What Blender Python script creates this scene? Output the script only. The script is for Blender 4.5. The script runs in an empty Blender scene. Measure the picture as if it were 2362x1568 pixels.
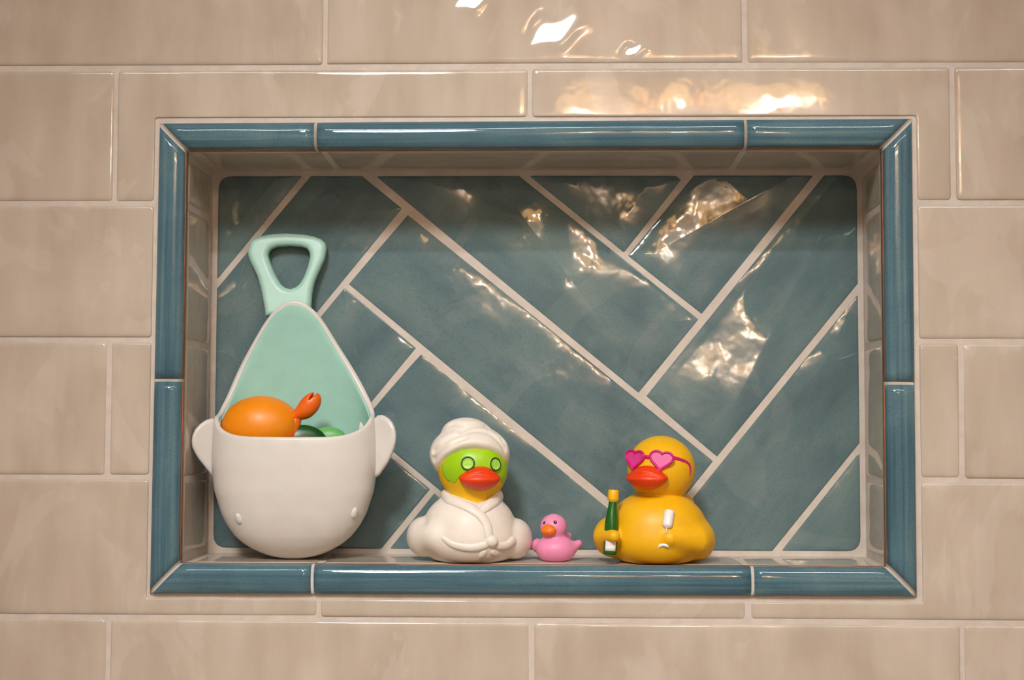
import bpy, math, random
import numpy as np
from mathutils import Matrix, Vector

random.seed(7)
S = bpy.context.scene
COL = S.collection
MM = 0.001
Z0 = 1.30                       # niche reference height above the floor (m)

# ---------------------------------------------------------------- camera
cam_d = bpy.data.cameras.new('camera')
cam_d.sensor_width = 36.0
cam_d.sensor_fit = 'HORIZONTAL'
cam_d.lens = 3300.0 / 2362.0 * 36.0
cam_d.clip_start = 0.01
cam = bpy.data.objects.new('camera', cam_d)
COL.objects.link(cam)
right = Vector((0.99963415, 0.02686766, 0.00311247))
fwd = Vector((-0.02700454, 0.99789312, 0.05899223))
up = Vector((-0.00152093, -0.05905469, 0.99825359))
cam.matrix_world = Matrix((
    (right.x, up.x, -fwd.x, 0.01521),
    (right.y, up.y, -fwd.y, -1.01204),
    (right.z, up.z, -fwd.z, Z0 - 0.02843),
    (0, 0, 0, 1)))
S.camera = cam

# ---------------------------------------------------------------- colour, world, light
S.view_settings.view_transform = 'Standard'
S.view_settings.look = 'None'
S.view_settings.gamma = 1.0
S.view_settings.use_curve_mapping = False
S.view_settings.exposure = 0.31
S.cycles.use_denoising = True
S.cycles.max_bounces = 8

w = bpy.data.worlds.new('world')
S.world = w
w.use_nodes = True
w.node_tree.nodes['Background'].inputs[0].default_value = (1.0, 0.96, 0.92, 1)
w.node_tree.nodes['Background'].inputs[1].default_value = 0.015


def srgb(r, g, b):
    def f(c):
        c /= 255.0
        return c / 12.92 if c <= 0.04045 else ((c + 0.055) / 1.055) ** 2.4
    return (f(r), f(g), f(b), 1.0)


def aim(o, target):
    d = Vector(target) - o.location
    o.rotation_euler = d.to_track_quat('-Z', 'Y').to_euler()


# flush ceiling lamp, in front of and above the niche
LAMP_POS = (0.06, -1.22, 2.385)
al = bpy.data.lights.new('ceiling_lamp_light', 'AREA')
al.shape = 'RECTANGLE'
al.size = 1.70
al.size_y = 0.06
al.energy = 12.0
al.color = (0.90, 0.95, 1.0)
lamp_light = bpy.data.objects.new('ceiling_lamp_light', al)
COL.objects.link(lamp_light)
lamp_light.location = LAMP_POS
lamp_light.rotation_euler = (0, 0, 0)

# main light behind the photographer; narrow soft cone added to imitate lens vignetting
sp = bpy.data.lights.new('spot_lamp_light', 'SPOT')
sp.energy = 70.0
sp.color = (1.0, 0.975, 0.94)
sp.spot_size = math.radians(34)
sp.spot_blend = 1.0
sp.shadow_soft_size = 0.14
spot = bpy.data.objects.new('spot_lamp_light', sp)
COL.objects.link(spot)
spot.location = (-0.28, -1.5, 2.30)
aim(spot, (0.03, 0.0, Z0 - 0.10))


# ---------------------------------------------------------------- materials
def mat(name):
    m = bpy.data.materials.new(name)
    m.use_nodes = True
    nt = m.node_tree
    for n in list(nt.nodes):
        nt.nodes.remove(n)
    out = nt.nodes.new('ShaderNodeOutputMaterial')
    b = nt.nodes.new('ShaderNodeBsdfPrincipled')
    nt.links.new(b.outputs[0], out.inputs[0])
    return m, nt, b


def coords(nt, rnd=True):
    tc = nt.nodes.new('ShaderNodeTexCoord')
    if not rnd:
        return tc.outputs['Object']
    oi = nt.nodes.new('ShaderNodeObjectInfo')
    mul = nt.nodes.new('ShaderNodeVectorMath'); mul.operation = 'SCALE'
    cmb = nt.nodes.new('ShaderNodeCombineXYZ')
    for i in range(3):
        nt.links.new(oi.outputs['Random'], cmb.inputs[i])
    nt.links.new(cmb.outputs[0], mul.inputs[0])
    mul.inputs['Scale'].default_value = 37.0
    add = nt.nodes.new('ShaderNodeVectorMath'); add.operation = 'ADD'
    nt.links.new(tc.outputs['Object'], add.inputs[0])
    nt.links.new(mul.outputs[0], add.inputs[1])
    return add.outputs[0]


def noise(nt, vec, scale, detail=3.0, rough=0.5, stretch=None, dist=0.0):
    n = nt.nodes.new('ShaderNodeTexNoise')
    n.inputs['Scale'].default_value = scale
    n.inputs['Detail'].default_value = detail
    n.inputs['Roughness'].default_value = rough
    n.inputs['Distortion'].default_value = dist
    if stretch:
        mp = nt.nodes.new('ShaderNodeMapping')
        mp.inputs['Scale'].default_value = stretch
        nt.links.new(vec, mp.inputs['Vector'])
        vec = mp.outputs[0]
    nt.links.new(vec, n.inputs['Vector'])
    return n.outputs['Fac']


def ramp(nt, fac, stops):
    r = nt.nodes.new('ShaderNodeValToRGB')
    e = r.color_ramp.elements
    e[0].position, e[0].color = stops[0]
    e[1].position, e[1].color = stops[-1]
    for p, c in stops[1:-1]:
        x = e.new(p); x.color = c
    nt.links.new(fac, r.inputs[0])
    return r.outputs[0]


def maprange(nt, fac, a, b, c, d):
    m = nt.nodes.new('ShaderNodeMapRange')
    for i, v in zip((1, 2, 3, 4), (a, b, c, d)):
        m.inputs[i].default_value = v
    nt.links.new(fac, m.inputs[0])
    return m.outputs[0]


def bump(nt, height, dist, strength=1.0, normal=None):
    b = nt.nodes.new('ShaderNodeBump')
    b.inputs['Strength'].default_value = strength
    b.inputs['Distance'].default_value = dist
    nt.links.new(height, b.inputs['Height'])
    if normal is not None:
        nt.links.new(normal, b.inputs['Normal'])
    return b.outputs[0]


def math2(nt, op, a, b):
    m = nt.nodes.new('ShaderNodeMath'); m.operation = op
    for i, v in enumerate((a, b)):
        if isinstance(v, (int, float)):
            m.inputs[i].default_value = v
        else:
            nt.links.new(v, m.inputs[i])
    return m.outputs[0]


def glaze(name, cols, streak, streak_scale, wave, wave_scale, r0=0.06, r1=0.2, speck=None, film=0.0):
    m, nt, b = mat(name)
    v = coords(nt)
    n1 = noise(nt, v, streak_scale, 4, 0.55, streak)
    n2 = noise(nt, v, 14.0, 3, 0.55, None, 0.6)
    f = math2(nt, 'ADD', math2(nt, 'MULTIPLY', n1, 0.6), math2(nt, 'MULTIPLY', n2, 0.4))
    c = ramp(nt, f, [(0.36, srgb(*cols[0])), (0.5, srgb(*cols[1])), (0.64, srgb(*cols[2]))])
    if speck:
        n4 = noise(nt, v, 900.0, 2, 0.6)
        mx = nt.nodes.new('ShaderNodeMixRGB')
        nt.links.new(maprange(nt, n4, 0.5, 0.75, 0.0, 0.45), mx.inputs[0])
        nt.links.new(c, mx.inputs[1])
        mx.inputs[2].default_value = srgb(*speck)
        c = mx.outputs[0]
    n3 = noise(nt, v, 15.0, 4, 0.55, (1.0, 0.6, 1.0), 1.6)
    if film:
        # dried water film: slightly paler, slightly duller islands
        mx = nt.nodes.new('ShaderNodeMixRGB')
        nt.links.new(maprange(nt, n3, 0.56, 0.60, 0.0, film), mx.inputs[0])
        nt.links.new(c, mx.inputs[1])
        mx.inputs[2].default_value = srgb(226, 216, 204)
        c = mx.outputs[0]
    nt.links.new(c, b.inputs['Base Color'])
    nt.links.new(maprange(nt, n3, 0.45, 0.68, r0, r1), b.inputs['Roughness'])
    b.inputs['IOR'].default_value = 1.52
    big = noise(nt, v, wave_scale, 1.5, 0.45)
    mid = noise(nt, v, wave_scale * 4.5, 2.0, 0.5)
    bn = bump(nt, big, wave)
    bn = bump(nt, mid, wave * 0.06, 1.0, bn)
    nt.links.new(bn, b.inputs['Normal'])
    return m


M = {}
M['beige'] = glaze('beige_glaze', [(184, 169, 153), (193, 179, 163), (201, 188, 173)],
                   (14.0, 3.0, 1.0), 3.0, 0.0028, 11.0, 0.05, 0.15, None, 0.16)
M['blue'] = glaze('blue_glaze', [(86, 108, 113), (98, 121, 124), (112, 133, 132)],
                  (3.0, 9.0, 1.0), 4.0, 0.0095, 11.0, 0.05, 0.13, (64, 84, 92), 0.04)
M['trim'] = glaze('trim_glaze', [(62, 92, 105), (78, 111, 123), (100, 128, 134)],
                  (3.0, 160.0, 60.0), 2.0, 0.0003, 18.0, 0.025, 0.06, (44, 76, 96))


def grout_mat(name, c0, c1):
    m, nt, b = mat(name)
    v = coords(nt, False)
    n = noise(nt, v, 60.0, 4, 0.6)
    nt.links.new(ramp(nt, n, [(0.35, srgb(*c0)), (0.65, srgb(*c1))]), b.inputs['Base Color'])
    b.inputs['Roughness'].default_value = 0.85
    g = noise(nt, v, 1800.0, 2, 0.7)
    nt.links.new(bump(nt, g, 0.00035), b.inputs['Normal'])
    return m


M['grout'] = grout_mat('grout', (205, 193, 181), (216, 205, 194))
M['bisque'] = grout_mat('bisque', (160, 98, 66), (182, 120, 84))


def plastic(name, c, rough=0.42, sss=0.0, rad=(0.004, 0.003, 0.002), mott=0.04, spec=0.5):
    m, nt, b = mat(name)
    v = coords(nt, False)
    n = noise(nt, v, 70.0, 3, 0.6)
    lo = tuple(max(0, x * (1 - mott)) for x in c)
    hi = tuple(min(255, x * (1 + mott)) for x in c)
    nt.links.new(ramp(nt, n, [(0.3, srgb(*lo)), (0.7, srgb(*hi))]), b.inputs['Base Color'])
    nt.links.new(maprange(nt, n, 0.3, 0.7, rough - 0.05, rough + 0.06), b.inputs['Roughness'])
    b.inputs['Specular IOR Level'].default_value = spec
    if sss:
        b.inputs['Subsurface Weight'].default_value = sss
        b.inputs['Subsurface Radius'].default_value = (1.0, 0.6, 0.4)
        b.inputs['Subsurface Scale'].default_value = 0.003
    g = noise(nt, v, 2500.0, 1, 0.5)
    nt.links.new(bump(nt, g, 0.00003), b.inputs['Normal'])
    return m


M['white_vinyl'] = plastic('white_vinyl', (234, 224, 212), 0.45, 0.25, mott=0.02)
M['white_plastic'] = plastic('white_plastic', (216, 211, 204), 0.36, 0.0, mott=0.012)
M['white_paint'] = plastic('white_paint', (240, 234, 232), 0.35, mott=0.01)
M['teal'] = plastic('teal_plastic', (158, 206, 192), 0.4, mott=0.015)
M['teal_handle'] = plastic('mint_plastic', (172, 213, 198), 0.38, mott=0.015)
M['yellow'] = plastic('yellow_vinyl', (236, 178, 0), 0.48, 0.15, mott=0.02)
M['head_yellow'] = plastic('head_yellow_vinyl', (240, 190, 0), 0.45, 0.1, mott=0.02)
M['beak_red'] = plastic('beak_red', (228, 62, 6), 0.38, mott=0.05)
M['beak_orange'] = plastic('beak_orange', (240, 118, 0), 0.38, mott=0.03)
M['mask'] = plastic('mask_green', (156, 202, 6), 0.33, mott=0.02)
M['cucumber'] = plastic('cucumber_green', (166, 214, 70), 0.4, mott=0.05)
M['rind'] = plastic('rind_green', (10, 78, 42), 0.4)
M['pink'] = plastic('pink_vinyl', (236, 148, 186), 0.42, 0.5, mott=0.02)
M['black'] = plastic('black_paint', (20, 8, 14), 0.45)
M['magenta'] = plastic('magenta_paint', (204, 12, 112), 0.36)
M['lens'] = plastic('pink_lens', (214, 50, 140), 0.42, spec=0.9)
M['bottle'] = plastic('bottle_green', (22, 92, 14), 0.22)
M['foil'] = plastic('foil_yellow', (236, 176, 10), 0.35)
M['orange'] = plastic('orange_vinyl', (236, 138, 0), 0.4, 0.1, mott=0.015)
M['dark_orange'] = plastic('dark_orange_vinyl', (228, 100, 6), 0.36, mott=0.02)
M['green_dark'] = plastic('dark_green_vinyl', (12, 72, 14), 0.3)
M['green_light'] = plastic('light_green_vinyl', (104, 178, 96), 0.4)
M['wall_paint'] = plastic('wall_paint', (200, 194, 186), 0.7, mott=0.01)
M['ceiling_paint'] = plastic('ceiling_paint', (232, 230, 226), 0.8, mott=0.005)
M['floor_tile'] = plastic('floor_stone', (214, 208, 200), 0.4, mott=0.04)
M['metal'] = plastic('brushed_bronze', (120, 96, 70), 0.3)
M['white_metal'] = plastic('white_enamel', (240, 238, 234), 0.4)


def emit(name, c, strength):
    m, nt, b = mat(name)
    v = coords(nt)
    n = noise(nt, v, 26.0, 4, 0.65, (1, 1, 0.35), 1.5)
    nt.links.new(ramp(nt, n, [(0.35, srgb(*[x * 0.55 for x in c])), (0.65, srgb(*c))]), b.inputs['Emission Color'])
    b.inputs['Emission Strength'].default_value = strength
    b.inputs['Base Color'].default_value = srgb(*c)
    return m


M['shade'] = emit('amber_glass_shade', (255, 196, 120), 10.0)
M['bulb'] = emit('lit_bulb', (255, 242, 224), 85.0)


# ---------------------------------------------------------------- mesh helpers (millimetres in, metres out)
def link(name, me, m, parent=None, matrix=None, smooth=True):
    o = bpy.data.objects.new(name, me)
    COL.objects.link(o)
    if m is not None:
        me.materials.append(m)
    if smooth:
        me.polygons.foreach_set('use_smooth', np.ones(len(me.polygons), dtype=bool))
    if parent is not None:
        o.parent = parent
        o.matrix_parent_inverse = Matrix.Identity(4)
    if matrix is not None:
        o.matrix_basis = matrix
    return o


def mesh(name, verts, faces):
    me = bpy.data.meshes.new(name)
    me.from_pydata([tuple(float(c) * MM for c in v) for v in verts], [], [tuple(int(i) for i in f) for f in faces])
    me.validate()
    me.update()
    return me


def empty(name, loc_mm, label, cat, group=None):
    o = bpy.data.objects.new(name, None)
    COL.objects.link(o)
    o.empty_display_size = 0.02
    o.location = (loc_mm[0] * MM, loc_mm[1] * MM, Z0 + loc_mm[2] * MM)
    o['label'] = label
    o['category'] = cat
    if group:
        o['group'] = group
    return o


# ---- polygon tools
def area2(p):
    return 0.5 * sum(p[i][0] * p[(i + 1) % len(p)][1] - p[(i + 1) % len(p)][0] * p[i][1] for i in range(len(p)))


def inset(poly, ds):
    n = len(poly)
    out = []
    for i in range(n):
        p0, p1, p2 = poly[i - 1], poly[i], poly[(i + 1) % n]
        e1 = (p1[0] - p0[0], p1[1] - p0[1]); e2 = (p2[0] - p1[0], p2[1] - p1[1])
        l1 = math.hypot(*e1); l2 = math.hypot(*e2)
        n1 = (-e1[1] / l1, e1[0] / l1); n2 = (-e2[1] / l2, e2[0] / l2)
        d1, d2 = ds[i - 1], ds[i]
        det = n1[0] * n2[1] - n1[1] * n2[0]
        c1 = n1[0] * p1[0] + n1[1] * p1[1] + d1
        c2 = n2[0] * p1[0] + n2[1] * p1[1] + d2
        if abs(det) < 1e-3:
            out.append((p1[0] + n1[0] * (d1 + d2) / 2, p1[1] + n1[1] * (d1 + d2) / 2))
        else:
            out.append(((c1 * n2[1] - c2 * n1[1]) / det, (n1[0] * c2 - n2[0] * c1) / det))
    for i in range(n):
        a, b = poly[i], poly[(i + 1) % n]; c, d = out[i], out[(i + 1) % n]
        if (b[0] - a[0]) * (d[0] - c[0]) + (b[1] - a[1]) * (d[1] - c[1]) <= 0:
            return None
    return out


def round_corners(poly, r, seg=4):
    n = len(poly); out = []
    for i in range(n):
        p0, p1, p2 = poly[i - 1], poly[i], poly[(i + 1) % n]
        a = (p0[0] - p1[0], p0[1] - p1[1]); b = (p2[0] - p1[0], p2[1] - p1[1])
        la, lb = math.hypot(*a), math.hypot(*b)
        cosang = max(-1, min(1, (a[0] * b[0] + a[1] * b[1]) / (la * lb)))
        ang = math.acos(cosang)
        if ang > math.radians(165):
            out.extend([p1] * 1)
            continue
        t = min(r / math.tan(ang / 2), 0.45 * la, 0.45 * lb)
        s = (p1[0] + a[0] / la * t, p1[1] + a[1] / la * t)
        e = (p1[0] + b[0] / lb * t, p1[1] + b[1] / lb * t)
        for k in range(seg + 1):
            u = k / seg
            out.append(((1 - u) ** 2 * s[0] + 2 * u * (1 - u) * p1[0] + u * u * e[0],
                        (1 - u) ** 2 * s[1] + 2 * u * (1 - u) * p1[1] + u * u * e[1]))
    return out


FACTORY = ([0.0, 0.25, 0.8, 1.7, 2.9, 4.4, 6.5], [-3.0, -1.25, -0.68, -0.34, -0.14, -0.04, 0.0])
PILLOW = ([0.0, 0.25, 0.8, 1.6, 3.0, 5.5, 9.5, 15.0], [-3.0, -1.75, -1.30, -1.05, -0.80, -0.50, -0.19, 0.0])


def tile_mesh(poly, wts, prof=FACTORY, corner=1.6):
    """poly in mm, counter-clockwise; wts scales the roll-off of each edge (cut edges are crisp)."""
    ds, hs = prof
    rings = []
    for d, h in zip(ds, hs):
        p = poly if d == 0 else inset(poly, [d * x for x in wts])
        if p is None:
            break
        rings.append((round_corners(p, corner), h))
    # let the last ring reach the face height
    n = min(len(r[0]) for r in rings)
    rings = [r for r in rings if len(r[0]) == len(rings[0][0])]
    n = len(rings[0][0])
    verts = []; faces = []
    for p, h in rings:
        verts += [(x, y, h) for x, y in p]
    for k in range(len(rings) - 1):
        for i in range(n):
            j = (i + 1) % n
            faces.append((k * n + i, k * n + j, (k + 1) * n + j, (k + 1) * n + i))
    faces.append(tuple((len(rings) - 1) * n + i for i in range(n)))
    faces.append(tuple(reversed(range(n))))
    return mesh('tile', verts, faces)


def dented_tile_mesh(x0, x1, z0, z1, dents, prof=FACTORY):
    """rectangular tile whose face ripples here and there, as hand pressed tiles do: dents = (x, z, radius, slope, angle, aspect)"""
    ds, hs = prof

    def axis(a, b, step):
        m = int((b - a - 2 * ds[-1]) / step)
        mid = list(np.linspace(a + ds[-1], b - ds[-1], m + 1))
        return [a + d for d in ds[:-1]] + mid + [b - d for d in reversed(ds[:-1])]
    xs, zs = axis(x0, x1, 1.5), axis(z0, z1, 1.5)
    V, F = [], []
    for z in zs:
        for x in xs:
            h = float(np.interp(min(x - x0, x1 - x, z - z0, z1 - z), ds, hs))
            for cx, cz, r, slope, ang, asp in dents:
                ca, sa = math.cos(math.radians(ang)), math.sin(math.radians(ang))
                al_ = (x - cx) * ca + (z - cz) * sa
                q = ((x - cx) / (r * asp)) ** 2 + ((z - cz - 0.22 * (x - cx) + 0.25 * r * math.sin((x - cx) / r * 2.6 + 0.8)) / r) ** 2
                h += slope * al_ * math.exp(-q * q)
            V.append((x, z, h))
    n = len(xs)
    for j in range(len(zs) - 1):
        for i in range(n - 1):
            F.append((j * n + i, j * n + i + 1, (j + 1) * n + i + 1, (j + 1) * n + i))
    return mesh('tile', V, F)


def frame_matrix(o, U, V):
    U = Vector(U); V = Vector(V); N = U.cross(V)
    return Matrix(((U.x, V.x, N.x, o[0] * MM), (U.y, V.y, N.y, o[1] * MM), (U.z, V.z, N.z, Z0 + o[2] * MM), (0, 0, 0, 1)))


def put_tile(poly, wts, frame, m, parent, prof=FACTORY, corner=2.6, name='tile', along_v=False):
    """frame = (origin, U, V): poly is given in that frame; the tile's own origin is its centre"""
    cx = sum(p[0] for p in poly) / len(poly); cy = sum(p[1] for p in poly) / len(poly)
    local = [(p[0] - cx, p[1] - cy) for p in poly]
    me = tile_mesh(local, wts, prof, corner)
    o, U, V = frame
    org = [o[i] + U[i] * cx + V[i] * cy for i in range(3)]
    return link(name, me, m, parent, frame_matrix(org, U, V))


def box_into(V, F, x0, x1, y0, y1, z0, z1):
    b = len(V)
    V += [(x0, y0, z0), (x1, y0, z0), (x1, y1, z0), (x0, y1, z0), (x0, y0, z1), (x1, y0, z1), (x1, y1, z1), (x0, y1, z1)]
    F += [tuple(b + i for i in f) for f in ((3, 2, 1, 0), (4, 5, 6, 7), (0, 1, 5, 4), (1, 2, 6, 5), (2, 3, 7, 6), (3, 0, 4, 7))]


def world_mesh(name, V, F, m, parent=None, smooth=False, kind=None):
    """vertices in niche millimetres; origin at the niche reference point"""
    o = link(name, mesh(name, V, F), m, parent, Matrix.Translation((0, 0, Z0)), smooth)
    if kind:
        o['kind'] = kind
    return o


# ---------------------------------------------------------------- the setting
OPL, OPR, OPT, OPB = -247.1, 250.4, 168.2, -127.0      # niche opening at the wall face
BKL, BKR, BKT, BKB = -246.3, 253.4, 166.2, -126.4      # niche back
DEP = 84.2
SILL = -127.0

# wall_back: grout bed with the opening cut out
V, F = [], []
Y0, Y1 = 1.3, 14.0
WX0, WX1, WZ0, WZ1 = -1200, 1200, -Z0 * 1000, 2400 - Z0 * 1000
box_into(V, F, WX0, OPL - 1, Y0, Y1, WZ0, WZ1)
box_into(V, F, OPR + 1, WX1, Y0, Y1, WZ0, WZ1)
box_into(V, F, OPL - 1, OPR + 1, Y0, Y1, OPT + 1, WZ1)
box_into(V, F, OPL - 1, OPR + 1, Y0, Y1, WZ0, OPB - 1)
wall = world_mesh('wall_back', V, F, M['grout'], None, False, 'structure')
IW = Matrix.Translation((0, 0, -Z0))

WALLF = ((0, 0, 0), (1, 0, 0), (0, 0, 1))              # U = x, V = z, N = -y


def put_on(parent, poly, wts, frame, m, tilt=(0.0, 0.0), **k):
    """tile in niche coordinates, laid into a bed; tilt = a tile is never laid perfectly flat"""
    o = put_tile(poly, wts, frame, m, None, **k)
    o.parent = parent
    o.matrix_basis = IW @ o.matrix_basis @ Matrix.Rotation(tilt[0], 4, 'X') @ Matrix.Rotation(tilt[1], 4, 'Y')
    return o


GA = 1.5                       # half a grout joint
rows = {'top2': (325.9, 423.7), 'A': (228.4, 325.9), 'B': (129.3, 228.4 - 0.6), 'C': (31.1, 129.3), 'D': (-66.6, 31.1),
        'E': (-165.2, -66.6), 'F': (-263.2, -165.2), 'G': (-361.2, -263.2)}
odd = [-748.0, -447.8, -147.7, 153.6, 455.0, 756.0]
even = [-898.0, -598.0, -298.6, 0.2, 300.4, 602.0, 903.0]
evenD = [-898.0, -598.0, -299.9, 0.5, 303.5, 603.0, 903.0]
evenF = [-898.0, -598.0, -296.5, 2.2, 301.6, 602.0, 902.0]
CL, CR, CT, CB = -269.9, 274.6, 191.4, -151.6          # edge of the cut tiles around the trim


def rect_poly(x0, x1, z0, z1):
    return [(x0, z0), (x1, z0), (x1, z1), (x0, z1)]


def cut_rect(x0, x1, z0, z1):
    """rectangle minus the trim's rectangle; returns polygon, edge weights"""
    c = 0.22
    if x1 <= CL or x0 >= CR or z1 <= CB or z0 >= CT:
        return rect_poly(x0, x1, z0, z1), [1, 1, 1, 1]
    inl, inr = x0 >= CL, x1 <= CR
    if z0 < CB:                                        # row below the opening
        if inl and inr:
            return rect_poly(x0, x1, z0, CB), [1, 1, c, 1]
        if not inl:
            return [(x0, z0), (x1, z0), (x1, CB), (CL, CB), (CL, z1), (x0, z1)], [1, 1, c, c, 1, 1]
        return [(x0, z0), (x1, z0), (x1, z1), (CR, z1), (CR, CB), (x0, CB)], [1, 1, 1, c, c, 1]
    if z1 > CT:                                        # row above the opening
        if inl and inr:
            return rect_poly(x0, x1, CT, z1), [c, 1, 1, 1]
        if not inl:
            return [(x0, z0), (CL, z0), (CL, CT), (x1, CT), (x1, z1), (x0, z1)], [1, c, c, 1, 1, 1]
        return [(x0, CT), (CR, CT), (CR, z0), (x1, z0), (x1, z1), (x0, z1)], [c, c, 1, 1, 1, 1]
    if inl and inr:
        return None, None
    if not inl:
        return rect_poly(x0, CL, z0, z1), [1, c, 1, 1]
    return rect_poly(CR, x1, z0, z1), [1, 1, 1, c]


for rn, js in (('top2', even), ('A', odd), ('B', even), ('C', odd), ('D', evenD), ('E', odd), ('F', evenF), ('G', odd)):
    z0, z1 = rows[rn]
    for a, b in zip(js[:-1], js[1:]):
        x0, x1 = a + GA + random.uniform(-.3, .3), b - GA + random.uniform(-.3, .3)
        p, wt = cut_rect(x0, x1, z0 + GA + random.uniform(-.25, .25), z1 - GA + random.uniform(-.25, .25))
        if p is None:
            continue
        t = put_on(wall, p, wt, WALLF, M['beige'], (random.gauss(0, 0.0035), random.gauss(0, 0.0018)))
        if rn == 'A' and a == -147.7:
            cx, cz = (p[0][0] + p[2][0]) / 2, (p[0][1] + p[2][1]) / 2
            me = dented_tile_mesh(p[0][0] - cx, p[2][0] - cx, p[0][1] - cz, p[2][1] - cz,
                                  [(18 - cx, 254 - cz, 12, 0.136, -44, 1.7), (74 - cx, 239 - cz, 5, 0.175, -36, 2.0), (-41 - cx, 277 - cz, 9, 0.102, -62, 1.5)])
            me.materials.append(M['beige'])
            me.polygons.foreach_set('use_smooth', np.ones(len(me.polygons), dtype=bool))
            t.data = me

# row C and B pieces that are wider than the opening are already split by cut_rect

# niche grout beds
V, F = [], []
box_into(V, F, BKL - 14, BKR + 14, DEP + 0.2, DEP + 14, BKB - 14, BKT + 14)
niche_back = world_mesh('niche_back', V, F, M['grout'], None)
niche_back.parent = wall; niche_back.matrix_basis = Matrix.Identity(4)


def quad_slab(name, pts, nrm, th=12.0):
    """thin slab whose visible face is the quad pts (counter-clockwise seen from the niche)"""
    n = Vector(nrm)
    V = [tuple(p) for p in pts] + [tuple(Vector(p) - n * th) for p in pts]
    F = [(0, 1, 2, 3), (7, 6, 5, 4)] + [(i + 4, (i + 1) % 4 + 4, (i + 1) % 4, i) for i in range(4)]
    o = link(name, mesh(name, V, F), M['grout'], wall, Matrix.Identity(4), False)
    return o


G = 1.0
side_l = quad_slab('niche_side', [(OPL - G, 0.5, OPB - 12), (BKL - G, DEP + 8, BKB - 12), (BKL - G, DEP + 8, BKT + 12), (OPL - G, 0.5, OPT + 12)], (1, 0, 0))
side_r = quad_slab('niche_side', [(OPR + G, 0.5, OPT + 12), (BKR + G, DEP + 8, BKT + 12), (BKR + G, DEP + 8, BKB - 12), (OPR + G, 0.5, OPB - 12)], (-1, 0, 0))
ceil_n = quad_slab('niche_ceiling', [(OPL - 12, 0.5, OPT + G), (BKL - 12, DEP + 8, BKT + G), (BKR + 12, DEP + 8, BKT + G), (OPR + 12, 0.5, OPT + G)], (0, 0, -1))
sill_n = quad_slab('niche_sill', [(OPR + 12, 0.5, OPB - G), (BKR + 12, DEP + 8, BKB - G), (BKL - 12, DEP + 8, BKB - G), (OPL - 12, 0.5, OPB - G)], (0, 0, 1))

# reveal tiles
RV = [0.35, 1, 0.6, 1]


def reveal(parent, breaks, frame, y0=11.0, y1=78.5, prof=FACTORY, flip=False):
    for a, b in zip(breaks[:-1], breaks[1:]):
        p = [(a + 1.9, y0), (b - 1.9, y0), (b - 1.9, y1), (a + 1.9, y1)]
        wt = [0.35, 1, 0.6, 1]
        if flip:                                     # frame where the first axis runs along the depth
            p = [(y0, a + 1.9), (y1, a + 1.9), (y1, b - 1.9), (y0, b - 1.9)]
            wt = [1, 0.6, 1, 0.35]
        put_on(parent, p, wt, frame, M['beige'], prof=prof, corner=3.0)


dl = (BKL - OPL) / DEP
dr = (BKR - OPR) / DEP
dt = (BKT - OPT) / DEP
db = (BKB - OPB) / DEP


def unit(v):
    return tuple(Vector(v).normalized())


# left reveal: U = depth, V = z  -> N = U x V = y x z = +x
vz = [-123.6, -68.5, 30.3, 129.0, 164.0]
reveal(side_l, vz, ((OPL, 0, 0), unit((dl, 1, 0)), (0, 0, 1)), flip=True)
# right reveal: U = z, V = depth -> N = z x y = -x
reveal(side_r, [-123.6, -68.5, 30.8, 128.5, 163.6], ((OPR, 0, 0), (0, 0, 1), unit((dr, 1, 0))))
# ceiling: U = y, V = x -> N = y x x = -z
reveal(ceil_n, [-242.5, -149.5, 154.0, 247.0], ((0, 0, OPT), unit((0, 1, dt)), (1, 0, 0)), flip=True)
# sill: U = x, V = y -> N = +z
reveal(sill_n, [-242.5, -149.8, 155.0, 247.5], ((0, 0, OPB), (1, 0, 0), unit((0, 1, db))), y0=12.0, y1=79.5)

# herringbone back
A = np.array([-95.9, 138.5]); B = np.array([142.3, -55.4])
pitch = float(np.linalg.norm(B - A)) / 4.0
u_ = (B - A) / np.linalg.norm(B - A)
v_ = np.array([u_[1], -u_[0]])       # perpendicular, down-left
if v_[1] > 0:
    v_ = -v_
O = A - pitch * u_ - pitch * v_                       # lattice origin: (1,1) is A


def uv2xz(a, b):
    p = O + pitch * (a * u_ + b * v_)
    return float(p[0]), float(p[1])


def clip(poly, cl):
    out = poly
    n = len(cl)
    for i in range(n):
        a, b = cl[i], cl[(i + 1) % n]
        inp, out = out, []
        if not inp:
            return []
        s = lambda p: (b[0] - a[0]) * (p[1] - a[1]) - (b[1] - a[1]) * (p[0] - a[0])
        for k in range(len(inp)):
            P, Q = inp[k - 1], inp[k]
            sp_, sq = s(P), s(Q)
            if sq >= 0:
                if sp_ < 0:
                    t = sp_ / (sp_ - sq)
                    out.append((P[0] + t * (Q[0] - P[0]), P[1] + t * (Q[1] - P[1])))
                out.append(Q)
            elif sp_ >= 0:
                t = sp_ / (sp_ - sq)
                out.append((P[0] + t * (Q[0] - P[0]), P[1] + t * (Q[1] - P[1])))
    res = []
    for p in out:
        if not res or math.hypot(p[0] - res[-1][0], p[1] - res[-1][1]) > 0.25:
            res.append(p)
    if len(res) > 2 and math.hypot(res[0][0] - res[-1][0], res[0][1] - res[-1][1]) < 0.25:
        res.pop()
    return res


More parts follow.
